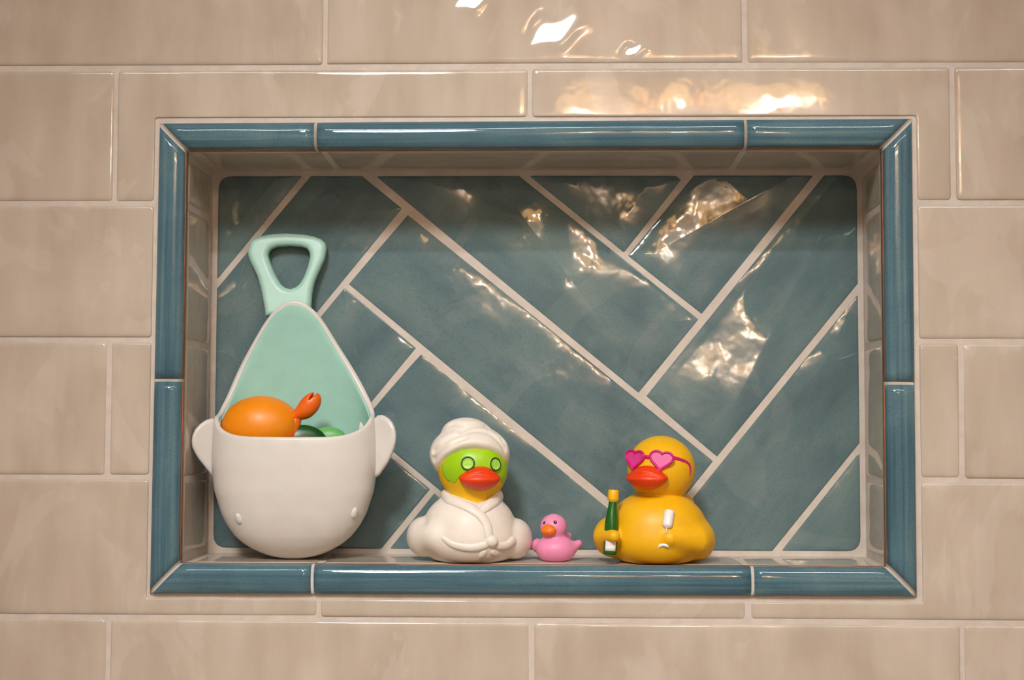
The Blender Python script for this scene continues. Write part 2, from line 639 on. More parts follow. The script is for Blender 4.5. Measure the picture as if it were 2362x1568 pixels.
backrect = round_corners([(BKL + 3.2, BKB + 3.0), (BKR - 3.4, BKB + 3.0), (BKR - 3.4, BKT - 2.6), (BKL + 3.2, BKT - 2.6)], 11.0, 5)
BACKF = ((0, DEP - 1.0, 0), (1, 0, 0), (0, 0, 1))
hg = 1.4 / pitch
for k in range(-8, 10):
    for m_ in range(-3, 4):
        for kind in (0, 1):
            if kind == 0:
                u0, v0 = k + 4 * m_, k - 4 * m_; u1, v1 = u0 + 4, v0 + 1
            else:
                u0, v0 = k + 4 * m_ + 4, k - 4 * m_ - 3; u1, v1 = u0 + 1, v0 + 4
            q = [uv2xz(a, b) for a, b in ((u0 + hg, v0 + hg), (u1 - hg, v0 + hg), (u1 - hg, v1 - hg), (u0 + hg, v1 - hg))]
            if area2(q) < 0:
                q = q[::-1]
            p = clip(q, backrect)
            if len(p) < 3 or abs(area2(p)) < 40:
                continue
            wts = []
            for i in range(len(p)):
                a, b = p[i], p[(i + 1) % len(p)]
                mx, my = (a[0] + b[0]) / 2, (a[1] + b[1]) / 2
                dmin = min(abs((q[(j + 1) % 4][0] - q[j][0]) * (my - q[j][1]) - (q[(j + 1) % 4][1] - q[j][1]) * (mx - q[j][0]))
                           / math.hypot(q[(j + 1) % 4][0] - q[j][0], q[(j + 1) % 4][1] - q[j][1]) for j in range(4))
                wts.append(1.0 if dmin < 0.05 else 0.12)
            # the tile's own x axis follows its long side
            ax = u_ if kind == 0 else -v_
            ax = ax / np.linalg.norm(ax)
            ay = np.array([-ax[1], ax[0]])
            loc = [(float(np.dot(ax, pt)), float(np.dot(ay, pt))) for pt in p]
            fr = ((0, DEP - 1.0, 0), (ax[0], 0, ax[1]), (ay[0], 0, ay[1]))
            put_on(niche_back, loc, wts, fr, M['blue'], (random.gauss(0, 0.004), random.gauss(0, 0.0015)), prof=PILLOW, corner=0.8)

# ---- pencil trim: a bead swept between the outer and the inner outline
TO = {'tl': (-266.4, 187.2), 'tr': (271.4, 189.2), 'br': (270.3, -147.2), 'bl': (-267.5, -148.5)}
TI = {'tl': (-247.4, 167.9), 'tr': (250.6, 168.6), 'br': (249.9, -126.8), 'bl': (-246.9, -127.3)}
BEAD = 24


def bead_h(c, scale=1.0):
    x = 2 * c - 1
    return scale * (0.2 + 5.7 * math.sqrt(max(0.0, 1 - (abs(x) ** 2.1))))


def lerp(a, b, t):
    return a + (b - a) * t


def smooth_noise(n, step, amp, rng):
    k = [rng.uniform(-1, 1) for _ in range(n + 4)]

    def f(s):
        x = s / step; i = int(x) % n; t = x - int(x); t = t * t * (3 - 2 * t)
        return amp * lerp(k[i], k[i + 1], t)
    return f


def trim(name, c0, c1, joints, world_u):
    """c0,c1 corner keys; joints = fractions along the length; world_u = axis of the run"""
    o0, o1, i0, i1 = (np.array(TO[c0]), np.array(TO[c1]), np.array(TI[c0]), np.array(TI[c1]))
    Lm = float(np.linalg.norm(o1 - o0))
    rng = random.Random(name)

    axis = (o1 - o0) / Lm
    ai0, ai1 = float(np.dot(i0 - o0, axis)), float(np.dot(i1 - o0, axis))

    def P(al_, c, h):
        """point at distance al_ along the run, fraction c across it, h proud of the wall"""
        a = o0 + axis * al_
        b = i0 + (i1 - i0) * (al_ - ai0) / (ai1 - ai0)
        q = a + (b - a) * c
        return q[0], -h, q[1]

    def S(a, b, ga, gb, t, c):
        """distance along the run: mitred at the corners, square at the joints"""
        lo = (ai0 * c if a == 0 else a * Lm) + ga
        hi = (lerp(Lm, ai1, c) if b == 1 else b * Lm) - gb
        return lerp(lo, hi, t)
    org = (o0 + i0) / 2
    vx = (i0 + i1 - o0 - o1); vx = vx - axis * np.dot(vx, axis); vx /= np.linalg.norm(vx)
    U = (axis[0], 0, axis[1]); Vv = (vx[0], 0, vx[1])
    ref = frame_matrix((org[0], 0, org[1]), U, Vv)
    inv = ref.inverted()

    def build(nm, fn, ns, m, parent, closed_ends=True, flip=False):
        verts, faces = [], []
        nc = None
        for k in range(ns + 1):
            ring = fn(k / ns)
            nc = len(ring)
            for p in ring:
                wv = inv @ Vector((p[0] * MM, p[1] * MM, Z0 + p[2] * MM))
                verts.append((wv.x / MM, wv.y / MM, wv.z / MM))
        for k in range(ns):
            for j in range(nc):
                a, b = k * nc + j, k * nc + (j + 1) % nc
                f = (a, b, b + nc, a + nc)
                faces.append(f[::-1] if flip else f)
        e0 = tuple(range(nc)); e1 = tuple(ns * nc + j for j in range(nc))
        faces.append(e0[::-1] if not flip else e0); faces.append(e1 if not flip else e1[::-1])
        me = mesh(nm, verts, faces)
        import bmesh
        bm = bmesh.new(); bm.from_mesh(me); bmesh.ops.recalc_face_normals(bm, faces=bm.faces); bm.to_mesh(me); bm.free()
        return link(nm, me, m, parent, ref if parent is None else Matrix.Identity(4), True)

    # grout bed of the run
    def bed(t):
        ring = [P(S(0, 1, 0, 0, t, j / 12), j / 12, bead_h(j / 12, 0.88) - 0.25) for j in range(13)]
        return ring + [P(S(0, 1, 0, 0, t, 1), 1.0, -9.0), P(S(0, 1, 0, 0, t, 0), 0.0, -3.0)]
    base = build(name, bed, 1, M['grout'], None)
    base['kind'] = 'structure'
    js = [0.0] + list(joints) + [1.0]
    for a, b in zip(js[:-1], js[1:]):
        ga = 2.2 if a == 0 else 1.1; gb = 2.2 if b == 1 else 1.1
        nz = smooth_noise(60, 34.0, 0.15, rng); ny = smooth_noise(60, 41.0, 0.06, rng)
        ns = max(8, int((b - a) * Lm / 7))

        def body(t, a=a, b=b, ga=ga, gb=gb, nz=nz, ny=ny):
            e = 1.0
            dd = min(t, 1 - t) * (b - a) * Lm
            if dd < 1.0:
                e = 0.93
            ring = []
            for j in range(BEAD + 1):
                c = j / BEAD
                x = S(a, b, ga, gb, t, c)
                cc = c + ny(x) * math.sin(math.pi * c)
                ring.append(P(x, c, e * (bead_h(cc if 0 <= cc <= 1 else c) + nz(x) * math.sin(math.pi * c))))
            for c, h in ((1.0, -1.2), (0.93, -1.2), (0.03, -0.9)):
                ring.append(P(S(a, b, ga, gb, t, c), c, h))
            return ring
        pc = build('tile', body, ns, M['trim'], base)

        def edge(t, a=a, b=b, ga=ga, gb=gb):
            return [P(S(a, b, ga, gb, t, c), c, h) for c, h in ((1.004, -1.3), (1.004, -6.2), (0.93, -6.2), (0.93, -1.3))]
        build('unglazed_edge', edge, 1, M['bisque'], pc)
    return base


trim('trim_1', 'tl', 'tr', [(-153.1 + 266.4) / 538.0, (153.3 + 266.4) / 538.0], 'x')
trim('trim_2', 'bl', 'br', [(-151.6 + 267.5) / 538.0, (156.2 + 267.5) / 538.0], 'x')
trim('trim_3', 'tl', 'bl', [(187.2 - 2.3) / 335.7], 'z')
trim('trim_4', 'tr', 'br', [(189.2 - 1.3) / 336.4], 'z')


# ---- rest of the bathroom (behind and beside the photographer)
def slab(name, x0, x1, y0, y1, z0, z1, m):
    V, F = [], []
    box_into(V, F, x0, x1, y0, y1, z0, z1)
    o = link(name, mesh(name, V, F), m, None, None, False)
    o['kind'] = 'structure'
    return o


slab('floor', -1200, 1200, -2400, 14, -60, 0, M['floor_tile'])
slab('ceiling', -1200, 1200, -2400, 14, 2400, 2460, M['ceiling_paint'])
slab('wall_left', -1260, -1200, -2400, 14, 0, 2400, M['wall_paint'])
slab('wall_right', 1200, 1260, -2400, 14, 0, 2400, M['wall_paint'])
slab('wall_front', -1260, 1260, -2460, -2400, 0, 2400, M['wall_paint'])


# ---------------------------------------------------------------- implicit surfaces
def L_(p):
    return np.sqrt((p * p).sum(-1))


def ell(p, c, r):
    q = p - np.array(c, float); r = np.array(r, float)
    k0 = L_(q / r); k1 = L_(q / (r * r))
    return k0 * (k0 - 1.0) / np.maximum(k1, 1e-9)


def rotz(p, c, ang):
    q = p - np.array(c, float)
    ca, sa = math.cos(ang), math.sin(ang)
    return np.stack([q[..., 0] * ca + q[..., 1] * sa, -q[..., 0] * sa + q[..., 1] * ca, q[..., 2]], -1)


def cone(p, a, b, ra, rb):
    """round cone between a and b"""
    a = np.array(a, float); b = np.array(b, float)
    ba = b - a
    t = np.clip(((p - a) @ ba) / (ba @ ba), 0, 1)
    return L_(p - a - t[..., None] * ba) - (ra + (rb - ra) * t)


def smin(a, b, k):
    h = np.maximum(k - np.abs(a - b), 0) / k
    return np.minimum(a, b) - h * h * k * 0.25


def smax(a, b, k):
    return -smin(-a, -b, k)


def polysdf(x, y, poly):
    P = np.array(poly, float)
    d = np.full(x.shape, 1e18); s = np.ones(x.shape)
    n = len(P)
    for i in range(n):
        j = i - 1
        ex, ey = P[j] - P[i]
        wx, wy = x - P[i, 0], y - P[i, 1]
        t = np.clip((wx * ex + wy * ey) / (ex * ex + ey * ey), 0, 1)
        bx, by = wx - ex * t, wy - ey * t
        d = np.minimum(d, bx * bx + by * by)
        c1 = y >= P[i, 1]; c2 = y < P[j, 1]; c3 = ex * wy > ey * wx
        fl = (c1 & c2 & c3) | (~c1 & ~c2 & ~c3)
        s = np.where(fl, -s, s)
    return s * np.sqrt(d)


def plate(x, y, wv, poly, half, r):
    d2 = polysdf(x, y, poly)
    a = d2 + r; b = np.abs(wv) - half + r
    return np.minimum(np.maximum(a, b), 0) + np.sqrt(np.maximum(a, 0) ** 2 + np.maximum(b, 0) ** 2) - r


def surfnet(f, lo, hi, h, newton=2):
    lo = np.array(lo, float); hi = np.array(hi, float)
    n = np.ceil((hi - lo) / h).astype(int) + 1
    ax = [lo[i] + h * np.arange(n[i]) for i in range(3)]
    X = np.stack(np.meshgrid(*ax, indexing='ij'), -1)
    Fv = np.concatenate([f(X[i:i + 16].reshape(-1, 3)) for i in range(0, n[0], 16)]).reshape(n)
    ins = Fv < 0
    c = np.zeros(n - 1, int)
    for dx in (0, 1):
        for dy in (0, 1):
            for dz in (0, 1):
                c += ins[dx:n[0] - 1 + dx, dy:n[1] - 1 + dy, dz:n[2] - 1 + dz]
    act = (c > 0) & (c < 8)
    I = np.argwhere(act)
    acc = np.zeros((len(I), 3)); cnt = np.zeros(len(I))
    cor = [(a, b, d) for a in (0, 1) for b in (0, 1) for d in (0, 1)]
    for i in range(8):
        for j in range(i + 1, 8):
            if sum(abs(p - q) for p, q in zip(cor[i], cor[j])) != 1:
                continue
            A_ = I + np.array(cor[i]); B_ = I + np.array(cor[j])
            fa = Fv[A_[:, 0], A_[:, 1], A_[:, 2]]; fb = Fv[B_[:, 0], B_[:, 1], B_[:, 2]]
            m = (fa < 0) != (fb < 0)
            t = np.where(m, fa / np.where(m, fa - fb, 1), 0)
            acc += np.where(m[:, None], A_ + t[:, None] * (B_ - A_), 0); cnt += m
    vert = lo + h * acc / cnt[:, None]
    idx = -np.ones(n - 1, int); idx[act] = np.arange(len(I))
    quads = []
    for a in range(3):
        b, d = (a + 1) % 3, (a + 2) % 3
        sl0 = [slice(None)] * 3; sl1 = [slice(None)] * 3
        sl0[a] = slice(0, n[a] - 1); sl1[a] = slice(1, n[a])
        s0, s1 = ins[tuple(sl0)], ins[tuple(sl1)]
        E = np.argwhere(s0 != s1)
        ok = (E[:, b] > 0) & (E[:, d] > 0) & (E[:, b] < n[b] - 1) & (E[:, d] < n[d] - 1)
        E = E[ok]
        o = s0[E[:, 0], E[:, 1], E[:, 2]]

        def cell(ob, od):
            Q = E.copy(); Q[:, b] += ob; Q[:, d] += od
            return idx[Q[:, 0], Q[:, 1], Q[:, 2]]
        q = np.stack([cell(-1, -1), cell(0, -1), cell(0, 0), cell(-1, 0)], 1)
        q[~o] = q[~o][:, ::-1]
        quads.append(q)
    quads = np.concatenate(quads)
    for _ in range(newton):
        e = 0.05
        f0 = f(vert)
        g = np.stack([(f(vert + np.eye(3)[i] * e) - f0) / e for i in range(3)], 1)
        st = (f0 / np.maximum((g * g).sum(1), 0.2))[:, None] * g
        ln = L_(st)[:, None]
        vert = vert - st * np.minimum(1, 0.6 * h / np.maximum(ln, 1e-9))
    return vert, quads


def npmesh(name, v, q):
    me = bpy.data.meshes.new(name)
    me.vertices.add(len(v)); me.loops.add(q.size); me.polygons.add(len(q))
    me.vertices.foreach_set('co', (v * MM).astype(np.float32).ravel())
    me.loops.foreach_set('vertex_index', q.astype(np.int32).ravel())
    me.polygons.foreach_set('loop_start', np.arange(0, q.size, q.shape[1], dtype=np.int32))
    me.polygons.foreach_set('loop_total', np.full(len(q), q.shape[1], dtype=np.int32))
    me.update(calc_edges=True)
    me.validate()
    return me


def blob(name, f, lo, hi, h, m, parent, label=None, newton=2):
    v, q = surfnet(f, lo, hi, h, newton)
    o = link(name, npmesh(name, v, q), m, parent, Matrix.Identity(4))
    if label:
        o['label'] = label
    return o


def hit(f, x, z, y0=-62.0, y1=50.0):
    """first surface point met going from the front (-y) towards the back"""
    y = np.linspace(y0, y1, 900)
    v = f(np.stack([np.full_like(y, x), y, np.full_like(y, z)], -1))
    k = np.argmax(v < 0)
    if v[k] >= 0:
        return None
    return np.array([x, y[k - 1] + (y[k] - y[k - 1]) * v[k - 1] / (v[k - 1] - v[k]), z])


def grad(f, p):
    e = 0.05
    g = np.array([f(np.array([p + np.eye(3)[i] * e]))[0] - f(np.array([p - np.eye(3)[i] * e]))[0] for i in range(3)])
    return g / np.linalg.norm(g)


def catmull(P, per=6):
    P = [np.array(p, float) for p in P]
    Q = [2 * P[0] - P[1]] + P + [2 * P[-1] - P[-2]]
    out = []
    for i in range(1, len(Q) - 2):
        for k in range(per):
            t = k / per
            out.append(0.5 * ((2 * Q[i]) + (-Q[i - 1] + Q[i + 1]) * t + (2 * Q[i - 1] - 5 * Q[i] + 4 * Q[i + 1] - Q[i + 2]) * t * t
                              + (-Q[i - 1] + 3 * Q[i] - 3 * Q[i + 1] + Q[i + 2]) * t ** 3))
    out.append(P[-1])
    return out


def sweep(name, pts, rad, m, parent, seg=14, caps=True, flat=None):
    """round tube along pts; rad is a number or a list; flat = (normal list, factor) squashes it onto a surface"""
    n = len(pts)
    R = [rad] * n if np.isscalar(rad) else list(np.interp(np.linspace(0, 1, n), np.linspace(0, 1, len(rad)), rad))
    P = [np.array(p, float) for p in pts]
    T = [P[min(i + 1, n - 1)] - P[max(i - 1, 0)] for i in range(n)]
    T = [t / np.linalg.norm(t) for t in T]
    a = np.array([0.0, -1.0, 0.0])
    rings = []; cen = []
    end = [(0.35, 0.94), (0.75, 0.66), (0.97, 0.22)] if caps else []
    seq = []
    for k, s in reversed(end):
        seq.append((0, -k, s))
    seq += [(i, 0.0, 1.0) for i in range(n)]
    for k, s in end:
        seq.append((n - 1, k, s))
    V = []
    for i, off, s in seq:
        t = T[i]
        nrm = flat[0][i] if flat else a
        u = nrm - t * np.dot(nrm, t)
        u = u / np.linalg.norm(u)
        b = np.cross(t, u)
        c = P[i] + t * off * R[i]
        fu = flat[1] if flat else 1.0
        for j in range(seg):
            th = 2 * math.pi * j / seg
            V.append(c + R[i] * s * (math.cos(th) * u * fu + math.sin(th) * b))
    F = []
    ns = len(seq)
    for k in range(ns - 1):
        for j in range(seg):
            a0, b0 = k * seg + j, k * seg + (j + 1) % seg
            F.append((a0, b0, b0 + seg, a0 + seg))
    F.append(tuple(reversed(range(seg)))); F.append(tuple((ns - 1) * seg + j for j in range(seg)))
    return link(name, mesh(name, V, F), m, parent, Matrix.Identity(4))


def on_surface(f, xz, push, per=6):
    """curve through (x,z) points, laid on the surface, pushed in by `push`; returns points and normals"""
    C = catmull([(x, 0, z) for x, z in xz], per)
    P, N = [], []
    for c in C:
        h = hit(f, c[0], c[2])
        if h is None:
            continue
        n = grad(f, h)
        P.append(h - n * push); N.append(n)
    return P, N


def lathe(name, prof, m, parent, matrix, seg=24):
    """prof = [(r, z)] in mm, closed at both ends; matrix places it (metres)"""
    V, F = [], []
    for r, z in prof:
        for j in range(seg):
            th = 2 * math.pi * j / seg
            V.append((r * math.cos(th), r * math.sin(th), z))
    for k in range(len(prof) - 1):
        for j in range(seg):
            a, b = k * seg + j, k * seg + (j + 1) % seg
            F.append((a, b, b + seg, a + seg))
    F.append(tuple(reversed(range(seg)))); F.append(tuple((len(prof) - 1) * seg + j for j in range(seg)))
    return link(name, mesh(name, V, F), m, parent, matrix)


def axis_matrix(p, z, xref=(1, 0, 0)):
    z = Vector(z).normalized(); x = Vector(xref); x = (x - z * x.dot(z)).normalized(); y = z.cross(x)
    return Matrix(((x.x, y.x, z.x, p[0] * MM), (x.y, y.y, z.y, p[1] * MM), (x.z, y.z, z.z, p[2] * MM), (0, 0, 0, 1)))


def beak_sdf(c, yaw, a, hz, fl, droop=0.0, upper=True):
    """duck bill: pointed at both corners; a = half width, hz = half height, fl = forward reach"""
    Rr = (a * a + hz * hz) / (2 * hz)
    off = Rr - hz
    yref = math.sqrt(max(Rr * Rr - off * off, 1))

    def f(p):
        q = p - np.array(c, float)
        ca, sa = math.cos(yaw), math.sin(yaw)
        la = q[:, 0] * ca + q[:, 1] * sa                 # lateral
        fw = (q[:, 0] * sa - q[:, 1] * ca)               # forward
        zz = q[:, 2] - droop * np.exp(-(la / (0.45 * a)) ** 2) * 0.0

        def lens(s, fl_, dz, hzs):
            R2 = (a * a * s * s + hzs * hzs) / (2 * hzs); o2 = R2 - hzs
            k = a * s / fl_
            w = np.stack([la, fw * k, zz - dz], -1)
            d1 = L_(w + np.array([0, 0, o2])) - R2
            d2 = L_(w - np.array([0, 0, o2])) - R2
            return smax(d1, d2, 1.2) / max(1.0, k)
        up_ = smax(lens(1.0, fl, 0.0, hz), -(zz + 0.5 - 0.62 * hz * np.clip(1 - (la / a) ** 2, 0, 1)), 1.4)
        lo_ = lens(0.97, fl * 0.86, -0.4, hz * 0.97)
        brow = ell(np.stack([la, fw, zz], -1), (0, -2.0, hz * 0.55), (a * 0.55, fl * 0.72, hz * 0.55))
        return smin(smin(up_, lo_, 0.9), brow, 2.5)
    return f


GROUP = 'rubber ducks standing on the niche sill'

# ================================================================ white robed duck
root = empty('rubber_duck', (-42.6, 32, SILL), 'yellow rubber duck in a white bathrobe and towel turban with a green face mask', 'rubber duck', GROUP)


def robe(p):
    x, y, z = p[:, 0], p[:, 1], p[:, 2]
    d = ell(p, (0, 0, 15), (35.5, 34, 21))
    d = smin(d, ell(p, (-1.0, 0, 23.5), (33.8, 33.0, 27.4)), 5)
    d = smin(d, cone(p, (0.5, 0, 36), (0.5, 0, 44), 21.0, 20.0), 5)
    d = smin(d, ell(rotz(p, (-33.4, -1, 17.2), 0.25), (0, 0, 0), (13.0, 20, 14.6)), 2.4)
    d = smin(d, ell(rotz(p, (-25, -20, 19), 0.6), (0, 0, 0), (7.5, 9.0, 8.5)), 7.5)
    d = smin(d, ell(rotz(p, (31.6, 4, 15.5), -0.2), (0, 0, 0), (12.6, 20, 15)), 2.2)
    d = smin(d, ell(p, (-10, 28, 27), (15, 14, 12)), 6)
    zc = 42.6 + 0.34 * np.abs(x - 6) + np.maximum(0, y + 14) * 0.25
    d = smax(d, z - zc, 2.5)
    return smax(d, -z, 2.5)


blob('robe', robe, (-50, -40, -2), (50, 50, 64), 1.1, M['white_vinyl'], root, 'white moulded bathrobe body')


def whead(p):
    d = ell(p, (1.5, -2, 67), (25.6, 25, 24.5))
    return smin(d, cone(p, (1.5, -2.5, 36), (1.5, -2, 52), 17.0, 17.5), 5)


blob('head', whead, (-28, -32, 17), (32, 30, 94), 1.0, M['head_yellow'], root)

YW = math.radians(8)


FOLDS = None


def turban(p):
    x, y, z = p[:, 0], p[:, 1], p[:, 2]
    f = x * math.sin(YW) - y * math.cos(YW)
    d = ell(p, (-1.0, 0.5, 77), (29.3, 29.5, 21.5))
    d = smin(d, ell(p, (-4, 2, 93.0), (17.5, 16, 10.6)), 3.0)
    h = z - (60.4 + 0.93 * f)
    d = smax(d, -h, 4.0)
    if FOLDS is not None:
        g = np.full(len(p), 1e9)
        near = np.abs(d) < 6.0
        q = p[near]
        gg = np.full(len(q), 1e9)
        for pts, r in FOLDS:
            for i in range(len(pts) - 1):
                gg = np.minimum(gg, cone(q, pts[i], pts[i + 1], r, r))
        g[near] = gg
        d = smax(d, -g, 3.8)
    return d


def fold(pts, r):
    """crease of the wound towel, along (x, z) points seen from the front"""
    return [hit(turban, c[0], c[2]) for c in catmull([(x, 0, z) for x, z in pts], 3) if hit(turban, c[0], c[2]) is not None], r


FOLDS_ = [fold(f, 1.5) for f in (
    [(-26.6, 73.5), (-21.0, 78.8), (-13.5, 84.3), (-7.6, 88.0), (-2.6, 90.0)],
    [(-26.4, 79.5), (-21.8, 83.0), (-16.0, 88.0), (-9.9, 90.6), (-5.3, 92.2), (-1.6, 92.9)],
    [(-6.2, 93.4), (-4.4, 95.6), (-0.7, 97.4), (4.8, 98.1), (10.3, 97.5), (15.8, 95.2), (20.6, 91.5), (24.2, 86.4)],
    [(-4.8, 92.4), (-0.7, 94.0), (4.8, 94.7), (10.7, 93.8), (16.7, 91.0), (21.6, 86.5), (25.2, 81.4)])]
FOLDS_.append(fold([(-14.4, 98.6), (-11.7, 99.4), (-8.0, 98.9), (-4.4, 97.5)], 0.8))
FOLDS = FOLDS_

blob('towel_turban', turban, (-36, -36, 24), (34, 38, 108), 0.9, M['white_vinyl'], root, 'white wound towel turban')

MASKP = [(-20.3, 69.6), (-16.2, 75.2), (-6.3, 80.5), (6.1, 81.0), (13.8, 80.6), (21.0, 77.2), (26.6, 70.5), (26.6, 64.3), (25.2, 57.5), (23.6, 55.0), (22.4, 58.5),
         (20.6, 61.5), (14.8, 66.2), (8.0, 67.6), (0.9, 65.5), (-6.0, 62.2), (-8.8, 58.3), (-10.8, 56.3), (-12.0, 57.6), (-13.3, 58.2), (-14.8, 57.9), (-16.4, 58.9), (-18.6, 61.5), (-20.2, 65.4)]


def mask(p):
    d = whead(p)
    sh = np.maximum(d - 0.55, -(d + 1.2))
    r = polysdf(p[:, 0], p[:, 2], MASKP)
    return smax(smax(sh, r, 0.8), p[:, 1] + 0.5, 0.5)


blob('face_mask', mask, (-24, -31, 52), (30, 3, 85), 0.55, M['mask'], root, 'lime green face mask')

for (cx, cz, s) in ((-0.6, 70.9, 1.0), (17.8, 70.2, 0.98)):
    h = hit(whead, cx, cz); n = grad(whead, h)
    mt = axis_matrix(h + n * 0.2, n)
    r = 5.0 * s
    sl = lathe('cucumber_slice', [(r, -1.5), (r, 0.9), (r * 0.97, 1.25), (r * 0.9, 1.4), (r * 0.86, 1.3), (r * 0.8, 0.95), (r * 0.4, 1.05), (0.05, 1.1)], M['cucumber'], root, mt, 28)
    ring = [np.array([r * 0.9 * math.cos(t), r * 0.9 * math.sin(t), 1.25]) for t in np.linspace(0, 2 * math.pi, 37)]
    V, F = [], []
    for i in range(36):
        th = 2 * math.pi * i / 36
        for j in range(8):
            ph = 2 * math.pi * j / 8
            V.append(((r * 0.9 + 0.52 * math.cos(ph)) * math.cos(th), (r * 0.9 + 0.52 * math.cos(ph)) * math.sin(th), 1.3 + 0.35 * math.sin(ph)))
    for i in range(36):
        for j in range(8):
            F.append((i * 8 + j, ((i + 1) % 36) * 8 + j, ((i + 1) % 36) * 8 + (j + 1) % 8, i * 8 + (j + 1) % 8))
    link('rind', mesh('rind', V, F), M['rind'], sl, Matrix.Identity(4))
    for ang in (90, 205, 335):
        dx, dy = math.cos(math.radians(ang)), math.sin(math.radians(ang))
        # small seed ridges
        sweep('seed', [(dx * 0.7, dy * 0.7, 1.0), (dx * 2.8, dy * 2.8, 1.0)], [0.25, 0.5, 0.25], M['cucumber'], sl, 8)

bk = beak_sdf((7.6, -24.0, 60.0), math.radians(16), 15.4, 8.2, 13.0)
blob('beak', bk, (-12, -42, 49), (28, -8, 71), 0.6, M['beak_red'], root, 'red orange duck bill')

# lapels, belt, knot
def neck_pt(deg, z):
    t = math.radians(deg)
    return np.array([0.8 + 20.6 * math.cos(t), -0.5 + 20.2 * math.sin(t), z]), np.array([math.cos(t), math.sin(t), 0.25])


def lapel(ring, xz, push, rad):
    """collar that starts behind the neck and runs down the front as a lapel"""
    P = [neck_pt(d, z)[0] for d, z in ring]; N = [neck_pt(d, z)[1] for d, z in ring]
    p_, n_ = on_surface(robe, xz, push)
    N += n_[::3]; P += p_[::3]
    Pf = catmull(P, 4)
    t0 = np.linspace(0, 1, len(P)); t1 = np.linspace(0, 1, len(Pf))
    Nf = np.stack([np.interp(t1, t0, np.array(N)[:, i]) for i in range(3)], 1)
    sweep('lapel', Pf, rad, M['white_vinyl'], root, 16, True, ([n / np.linalg.norm(n) for n in Nf], 0.55))


lapel([(78, 49.0), (110, 49.0), (145, 48.6), (175, 47.8), (200, 46.8)], [(-14.5, 45.0), (-7, 42.6), (2, 39.0), (9, 34.0), (13.2, 27.4), (14.6, 20.0)], 0.2, [3.4, 3.8, 4.0, 4.0, 3.6, 3.2])
lapel([(100, 48.8), (70, 48.8), (35, 48.2), (5, 47.2), (-22, 45.6)], [(17.5, 43.6), (13.0, 40.6), (8.5, 37.0)], -0.1, [3.4, 3.8, 4.0, 4.0, 3.8, 2.6])
p1, n1 = on_surface(robe, [(-17.5, 18.4), (-12, 14.6), (-4, 12.4), (4, 12.0), (11, 13.6), (15, 15.5)], 0.9)
sweep('belt', p1, [2.2, 3.1, 3.3, 3.0], M['white_vinyl'], root, 14, True, (n1, 0.72))
p1, n1 = on_surface(robe, [(17, 15.5), (22, 12.8), (27, 12.8), (31.0, 15.6)], 0.9)
sweep('belt', p1, [2.2, 3.2, 3.5, 3.8], M['white_vinyl'], root, 14, True, (n1, 0.72))
hk = hit(robe, 16.0, 16.6)
blob('knot', lambda p: ell(p, hk, (5.0, 3.4, 4.4)), hk - 6, hk + 6, 0.5, M['white_vinyl'], root)
p1, n1 = on_surface(robe, [(13.5, 11.0), (10.5, 7.5), (8.0, 3.4)], 0.9)
sweep('belt_end', p1, [1.2, 2.8, 3.0, 1.8], M['white_vinyl'], root, 12, True, (n1, 0.6))
p1, n1 = on_surface(robe, [(16.0, 11.0), (18.0, 8.0), (21, 5.0)], 0.9)
sweep('belt_end', p1, [1.2, 2.8, 3.0, 1.8], M['white_vinyl'], root, 12, True, (n1, 0.6))

# ================================================================ yellow duck with sunglasses
root = empty('rubber_duck', (91.05, 32, SILL), 'large yellow rubber duck wearing magenta heart sunglasses and holding a green bottle', 'rubber duck', GROUP)


def ybody(p):
    z = p[:, 2]
    d = ell(p, (0, 0, 15), (35.0, 34.5, 21))
    d = smin(d, ell(p, (1.5, 0, 23.5), (35.8, 34, 28.2)), 5)
    d = smin(d, ell(rotz(p, (-31, -4, 18.2), -0.2), (0, 0, 0), (13.8, 19, 14.6)), 4)
    d = smin(d, cone(p, (-38, -16, 19.5), (-31, -30.6, 20.5), 6.6, 4.3), 5)
    d = smin(d, ell(rotz(p, (28.5, -1, 16.5), 0.2), (0, 0, 0), (13.6, 22, 15.6)), 3)
    d = smin(d, cone(p, (27, -19, 17.2), (8, -33.0, 19.4), 10.6, 5.4), 3.6)
    d = smin(d, ell(p, (19.5, 20, 40), (11, 13, 9)), 4)
    d = smax(d, -z, 3.0)
    hd = ell(p, (4.3, -1, 66.8), (24.6, 24.4, 24.0))
    return smin(d, hd, 2.2)


yb = blob('body', ybody, (-50, -42, -2), (48, 44, 94), 1.1, M['yellow'], root)
YB = math.radians(-29)
bk2 = beak_sdf((-7.4, -22.2, 60.8), YB, 16.2, 8.0, 13.5)
blob('beak', bk2, (-32, -44, 49), (14, -2, 73), 0.6, M['beak_red'], root, 'red orange duck bill')


# sunglasses: heart rims laid on the face
def heart(n, w):
    out = []
    for k in range(n):
        t = 2 * math.pi * k / n
        x = 16 * math.sin(t) ** 3
        y = 13 * math.cos(t) - 5 * math.cos(2 * t) - 2 * math.cos(3 * t) - math.cos(4 * t)
        tt = min(t, 2 * math.pi - t)
        y += 3.4 * math.exp(-(tt / 0.55) ** 2)
        out.append((x / 32 * w, (y + 2.5) / 32 * w * 0.92))
    return out


